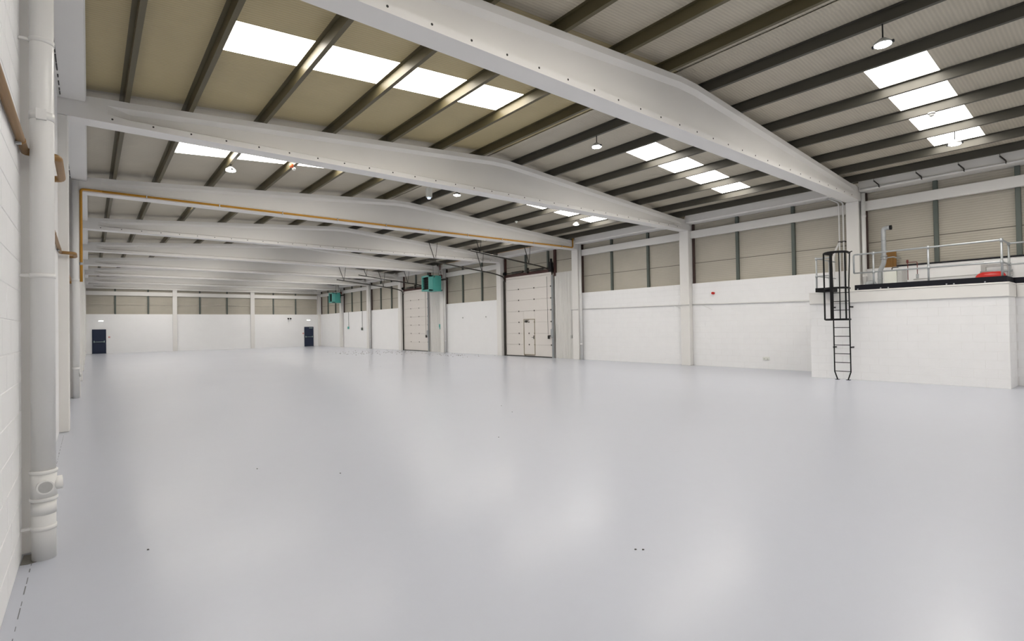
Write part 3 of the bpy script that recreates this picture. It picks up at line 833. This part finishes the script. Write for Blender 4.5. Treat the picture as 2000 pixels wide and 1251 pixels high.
ob('board', bx(MX + 0.0, MX + 0.03, 5.9, 6.30, DZ, DZ + 0.12, b=0.004), 'toe', e)
for y in (5.36, 4.80, 4.62, 3.35, 3.2, 2.6):
    ob('toe_clip', bx(MX - 0.006, MX, y - 0.016, y + 0.016, DZ + 0.012, DZ + 0.04, b=0.002), 'galv', e)

def rail_post(x, y, e, z1=3.64):
    ob('post', tube([(x, y, DZ), (x, y, z1)], 0.024, n=10), 'galv', e)
    ob('post_base', tube([(x, y, DZ), (x, y, DZ + 0.05)], 0.036, n=10), 'galv', e)
    for z in (3.10, 3.64):
        ob('rail_fitting', tube([(x, y, z - 0.045), (x, y, z + 0.035)], 0.034, n=10), 'galv', e)
GX = MX + 0.07
e = empty('guardrail', (GX, 3.8, DZ), 'long galvanised tube guardrail on the plant room roof', 'guardrail', 'roof guardrails')
ob('rail', tube(fillet([(GX, 5.47, 3.10), (GX, 5.47, 3.64), (GX, 2.29, 3.64), (SX + 0.08, 2.29, 3.64), (SX + 0.08, -0.3, 3.64)], 0.05), 0.023, n=10), 'galv', e)
ob('rail', tube(fillet([(GX, 5.47, 3.10), (GX, 2.29, 3.10), (SX + 0.08, 2.29, 3.10), (SX + 0.08, -0.3, 3.10)], 0.05), 0.021, n=10), 'galv', e)
for (x, y) in ((GX, 4.98), (GX, 3.73), (GX, 2.29), (SX + 0.08, 2.29), (SX + 0.08, 0.9), (SX + 0.08, -0.3)):
    rail_post(x, y, e)
e = empty('guardrail', (GX, 6.3, DZ), 'short guardrail behind the ladder cage at the plant room corner', 'guardrail', 'roof guardrails')
ob('rail', tube(fillet([(GX, 6.05, 3.64), (GX, 6.48, 3.64), (18.9, 6.48, 3.64)], 0.05), 0.021, n=10), 'galv', e)
ob('rail', tube(fillet([(GX, 6.05, 3.10), (GX, 6.48, 3.10), (18.9, 6.48, 3.10)], 0.05), 0.019, n=10), 'galv', e)
for (x, y) in ((GX, 6.48), (18.4, 6.48)):
    rail_post(x, y, e)

# caged ladder
LX, LA, LB = 17.06, 5.51, 5.93
e = empty('ladder', (LX, 5.72, 0), 'black steel cage ladder fixed to the plant room wall', 'ladder')
for y, d in ((LA, 1), (LB, -1)):
    ob('stile', tube([(LX, y + d * 0.07, 0), (LX, y + d * 0.07, 0.02), (LX, y, 0.24), (LX, y, 2.75), (LX + 0.02, y - d * 0.03, 3.70), (LX + 0.2, y - d * 0.03, 3.74)], 0.017, n=8), 'black_steel', e)
    ob('foot', bx(LX - 0.04, LX + 0.05, y + d * 0.07 - 0.05, y + d * 0.07 + 0.05, 0, 0.012, b=0.003), 'black_steel', e)
for k in range(10):
    z = 0.25 + k * 0.255
    ob('rung', tube([(LX, LA, z), (LX, LB, z)], 0.011, n=8), 'black_steel', e)
for z in (0.95, 2.12):
    for y in (LA, LB):
        ob('stand_off', MB().box(LX - 0.012, MX - 0.002, y - 0.006 - (0.02 if y == LA else -0.02), y + 0.006 - (0.02 if y == LA else -0.02), z - 0.022, z + 0.022), 'black_steel', e)
cg = ob('cage_hoop', MB().tube(fillet([(LX, LA - 0.02, 1.76), (16.62, LA - 0.10, 1.76), (16.40, 5.72, 1.76), (16.62, LB + 0.10, 1.76), (LX, LB + 0.02, 1.76)], 0.18, 6), 0.028, n=6), 'black_steel', e)
for z, r in ((2.66, 0.028), (3.68, 0.034)):
    ob('cage_hoop', MB().tube(fillet([(LX + (0.03 if z > 3 else 0), LA - 0.02, z), (16.62, LA - 0.10, z), (16.40, 5.72, z), (16.62, LB + 0.10, z), (LX + (0.03 if z > 3 else 0), LB + 0.02, z)], 0.18, 6), r, n=6), 'black_steel', e)
for (x, y, w) in ((16.62, LA - 0.06, 0.022), (16.44, 5.54, 0.014), (16.43, 5.75, 0.036), (16.62, LB + 0.07, 0.022)):
    ob('cage_strap', bx(x - 0.006, x + 0.006, y - w, y + w, 1.75, 3.69, b=0.002), 'black_steel', e)
ob('step_plate', bx(16.75, MX - 0.06, LB - 0.06, LB + 0.36, 2.58, 2.70, b=0.006), 'black_steel', e)

# plant on the deck
e = empty('flue_pipe', (18.5, 5.08, DZ), 'galvanised flue pipe rising from the plant room roof', 'flue')
FX = 18.5
ob('flue_tube', tube(fillet([(FX, 5.14, DZ), (FX, 5.14, 3.22), (FX, 5.03, 3.42), (FX, 5.03, 4.47), (FX, 4.86, 4.47)], 0.12, 6), 0.062, n=14), 'galv', e)
ob('flue_end', tube([(FX, 4.87, 4.47), (FX, 4.82, 4.47)], 0.068, n=14), 'black_steel', e)
for z in (3.54, 3.62, 4.1):
    ob('flue_band', tube([(FX, 5.03, z), (FX, 5.03, z + 0.035)], 0.085 if z < 4 else 0.066, n=14), 'galv', e)
ob('flue_band', tube([(FX, 5.14, 2.95), (FX, 5.14, 2.98)], 0.068, n=14), 'galv', e)
ob('stay_arm', tube([(FX, 5.03, 3.58), (FX + 0.1, 4.82, 3.6), (XW + 0.02, 4.82, 3.6)], 0.018, n=8), 'galv', e)
e = empty('back_board', (XW, 5.1, 3.3), 'varnished brown board on the wall behind the flue', 'board')
ob('board', bx(XW + 0.005, XW + 0.04, 4.93, 5.30, HB - 0.03, 3.83, b=0.004), 'ply', e)
ob('batten', bx(XW - 0.012, XW + 0.005, 5.02, 5.06, HB - 0.01, 3.70, b=0.003), 'ply', e)
e = empty('boiler', (18.55, 4.85, DZ), 'pale enamel boiler cabinet beside the flue', 'boiler')
ob('cabinet', bx(18.40, 18.95, 4.70, 5.02, DZ, 3.18, b=0.012), 'white_box', e)
ob('side_panel', bx(18.40, 18.95, 4.58, 4.69, DZ, 3.20, b=0.008), 'upvc_grey', e)
ob('pipe_tail', tube(fillet([(18.6, 4.86, 3.18), (18.6, 4.86, 3.28), (18.6, 4.70, 3.28)], 0.03), 0.014, n=8), 'dark_steel', e)
e = empty('duct_elbow', (18.5, 5.32, DZ), 'grey duct elbow on the roof deck left of the flue', 'duct')
ob('elbow', tube(fillet([(18.5, 5.48, DZ), (18.5, 5.48, 2.88), (18.5, 5.29, 2.88), (18.5, 5.29, DZ)], 0.12, 6), 0.06, n=12), 'galv', e)
ob('elbow_band', tube([(18.5, 5.48, 2.66), (18.5, 5.48, 2.69)], 0.066, n=12), 'galv', e)
e = empty('valve_pipe', (18.95, 4.45, 2.7), 'thin red valve pipe bent over the pale cabinet', 'pipe')
ob('riser', tube(fillet([(18.9, 4.55, 2.9), (18.9, 4.55, 3.42), (18.9, 4.32, 3.42), (18.9, 4.32, 3.05)], 0.03), 0.010, n=8), 'red_valve', e)
ob('valve', bx(18.88, 18.93, 4.53, 4.58, 3.40, 3.50, b=0.008), 'red_valve', e)
ob('tap', bx(18.87, 18.93, 4.29, 4.35, 2.93, 3.06, b=0.01), 'galv', e)
e = empty('wall_pipes', (XW - 0.05, 3.9, 2.7), 'pair of thin grey pipes along the wall above the roof deck', 'pipe')
ob('pipe', tube([(XW - 0.05, 4.5, 2.93), (XW - 0.05, 2.9, 2.95)], 0.013, n=8), 'upvc_grey', e)
ob('pipe', tube([(XW - 0.05, 4.5, 3.26), (XW - 0.05, 2.9, 3.28)], 0.010, n=8), 'upvc_grey', e)
ob('pipe_clip', bx(XW - 0.07, XW, 3.70, 3.90, 2.78, 2.84, b=0.005), 'upvc_grey', e)
e = empty('expansion_vessel', (18.6, 2.62, DZ), 'red expansion vessel lying on the deck behind the guardrail corner', 'vessel')
ob('vessel', tube([(18.6, 2.98, 2.83), (18.6, 2.93, 2.83), (18.6, 2.84, 2.83), (18.6, 2.50, 2.83), (18.6, 2.42, 2.83), (18.6, 2.38, 2.83)], [0.03, 0.09, 0.13, 0.13, 0.09, 0.03], n=18), 'red', e)
for y in (2.55, 2.8):
    ob('cradle', MB().bbox(18.5, 18.7, y - 0.015, y + 0.015, DZ, 2.69, b=0.004), 'dark_steel', e)
e = empty('pipe_frame', (19.0, 2.7, DZ), 'grey steel frame with pipes by the red vessel', 'frame')
ob('upright', bx(19.05, 19.15, 2.84, 2.94, DZ, 3.20, b=0.006), 'upvc_grey', e)
ob('cross_bar', bx(19.05, 19.15, 2.40, 2.84, 3.12, 3.20, b=0.006), 'upvc_grey', e)
ob('upright', bx(19.05, 19.15, 2.34, 2.42, DZ, 3.20, b=0.006), 'upvc_grey', e)
for z, r in ((2.98, 0.03), (2.84, 0.022)):
    ob('frame_pipe', tube([(19.0, 2.95, z), (19.0, 2.30, z)], r, n=10), 'galv', e)
ob('wall_capping', bx(XW - 0.03, XW + 0.12, 1.2, 4.92, HB, HB + 0.04, b=0.006), 'toe', label='thin black capping strip on top of the wall behind the plant room roof', cat='capping')
e = empty('riser_pipes', (19.2, 6.5, 2.6), 'two thin cream riser pipes left of the nearest right column', 'pipe')
ob('pipe', tube(fillet([(19.14, 6.42, 2.60), (19.14, 6.42, 5.60), (19.0, 6.7, 5.78)], 0.1), 0.022, n=8), 'upvc', e)
ob('pipe', tube(fillet([(19.14, 6.30, 2.60), (19.14, 6.30, 5.60), (19.0, 6.6, 5.78)], 0.1), 0.022, n=8), 'upvc', e)
ob('spacer_clip', bx(19.11, 19.30, 6.26, 6.46, 4.30, 4.33, b=0.004), 'dark_steel', e)
ob('cable_loop', tube(fillet([(19.18, 6.44, 4.3), (19.15, 6.62, 3.9), (19.15, 6.6, 3.3), (19.15, 6.66, 2.8)], 0.2), 0.03, n=8), 'upvc', e)

# pipe and brackets along the near right gutter
e = empty('eaves_pipe', (18.85, 3.0, 5.83), 'thin white pipe on brackets under the nearest right eaves', 'pipe')
ob('pipe', tube([(18.84, 5.7, 5.84), (18.84, -0.2, 5.80)], 0.022, n=8), 'upvc', e)
for y in (5.2, 4.15, 3.2, 2.35):
    c = ob('pipe_bracket', bx(18.80, 18.88, y - 0.012, y + 0.012, 5.80, 5.87, b=0.003), 'dark_steel', e)
    ob('stay', tube([(18.80, y, 5.87), (18.70, y + 0.10, 6.0)], 0.02, n=6), 'dark_steel', e)
    ob('hanger_wire', tube([(18.70, y + 0.10, 6.0), (18.70, y + 0.10, 6.16)], 0.006, n=5), 'dark_steel', e)

# ------------------------------------------------------------------ lamps and sensors in the roof
def lamp(x, y, z, lab):
    e = empty('pendant_lamp', (x, y, z), lab, 'lamp', 'round high bay lamps')
    ob('housing', tube([(x, y, z), (x, y, z + 0.03), (x, y, z + 0.06), (x, y, z + 0.10)], [0.125, 0.128, 0.09, 0.04], n=18), 'upvc_grey', e)
    ob('diffuser', tube([(x, y, z - 0.02), (x, y, z - 0.01), (x, y, z + 0.003)], [0.095, 0.118, 0.118], n=18), 'lamp', e)
    for s in (-1, 1):
        ob('lug', bx(x - 0.02, x + 0.02, y + s * 0.14 - 0.016, y + s * 0.14 + 0.016, z - 0.015, z + 0.025, b=0.004), 'black_steel', e)
    xp = min(PX + PXR, key=lambda q: abs(q - x))
    ob('cord', tube(fillet([(x, y, z + 0.10), (x, y, z + 0.2), (xp + 0.03, y, z_beam(xp) + 0.003)], 0.05), 0.011, n=6), 'black_steel', e)
lamp(10.19, 2.71, 6.256, 'round pendant lamp at top right, above the near right rooflight')
lamp(15.98, 2.87, 5.868, 'round pendant lamp hanging in front of the near right rooflight')
lamp(10.19, 8.95, 6.308, 'round pendant lamp between the nearest and second beams')
lamp(15.98, 15.26, 5.98, 'round pendant lamp between second and third beams, right slope')
lamp(2.96, 15.46, 6.0, 'round pendant lamp between second and third beams, far left')
lamp(10.19, 15.52, 6.42, 'round pendant lamp between second and third beams, near the ridge')
e = empty('roof_sensor', (8.95, 15.35, 6.1), 'white box sensor with a pale blue lens under the ridge', 'sensor')
ob('body', bx(8.86, 9.04, 15.28, 15.42, 6.12, 6.45, b=0.012), 'white_box', e)
ob('lens', tube([(8.95, 15.35, 6.12), (8.95, 15.35, 6.07)], [0.07, 0.05], n=12), 'lens', e)
ob('stem', tube([(8.95, 15.35, 6.45), (8.80, 15.35, 6.62)], 0.012, n=6), 'upvc', e)
e = empty('detector', (4.36, 14.9, 6.15), 'small orange and white detector on a left purlin', 'sensor')
ob('base', tube([(4.36, 14.9, z_beam(4.43) + 0.01), (4.36, 14.9, 6.2)], 0.05, n=12), 'orange', e)
ob('dome', MB().sphere((4.42, 14.9, 6.17), 0.05), 'white_box', e)
e = empty('detector', (14.45, 2.98, 6.2), 'small grey dome detector under the near right rooflight', 'sensor')
ob('base', tube([(14.47, 2.98, z_beam(14.45) - 0.001), (14.47, 2.98, z_beam(14.45) - 0.03)], 0.07, n=14), 'upvc_grey', e)
ob('dome', MB().sphere((14.47, 2.98, z_beam(14.45) - 0.04), 0.055), 'upvc_grey', e)
e = empty('detector', (14.0, 17.3, 6.2), 'small white dome detector just before the third beam', 'sensor')
ob('base', tube([(14.40, 17.3, z_beam(14.45)), (14.40, 17.3, z_beam(14.45) - 0.03)], 0.06, n=12), 'white_box', e)
ob('dome', MB().sphere((14.40, 17.3, z_beam(14.45) - 0.04), 0.05), 'white_box', e)

# ------------------------------------------------------------------ dirt on the floor
rnd = random.Random(11)
mb = MB()
for k in range(150):
    if k < 110:
        x = rnd.uniform(13.6, 18.9); y = rnd.gauss(35.5, 2.0)
    else:
        x = rnd.uniform(16.5, 19.0); y = rnd.uniform(24, 32)
    s = rnd.uniform(0.015, 0.05)
    a = rnd.uniform(0, 6.3)
    pts = [(x + s * math.cos(a + t) * rnd.uniform(0.6, 1.2), y + s * math.sin(a + t) * rnd.uniform(0.6, 1.2)) for t in (0, 1.4, 2.8, 4.4)]
    mb.prism(pts, 'Z', 0.0005, rnd.uniform(0.006, 0.02))
ob('floor_litter', mb, 'dirt', label='scattered dry bits of dirt on the floor before the overhead doors', cat='dirt', kind='stuff')
mb = MB()
for (x, y) in ((4.9, 6.4), (6.55, 8.1), (6.9, 8.9), (3.2, 2.5), (3.24, 2.46), (1.6, 7.0), (0.35, 5.0), (2.3, 6.1), (10.2, 22.0), (12.4, 20.2)):
    s = 0.007
    mb.prism([(x - s, y - s * 0.6), (x + s, y - s), (x + s * 0.7, y + s), (x - s * 0.8, y + s * 0.7)], 'Z', 0.0005, 0.006)
ob('floor_specks', mb, 'gap', label='few tiny dark specks spread over the grey floor', cat='dirt', kind='stuff')
mb = MB()
y = 2.2
while y < 11.5:
    l = rnd.uniform(0.05, 0.22)
    mb.box(-0.341 - rnd.uniform(0, 0.004), -0.338, y, y + l, 0.0004, 0.0012)
    y += l + rnd.uniform(0.02, 0.12)
ob('floor_joint', mb, 'joint', label='broken dark joint line in the floor along the left wall', cat='joint', kind='stuff')
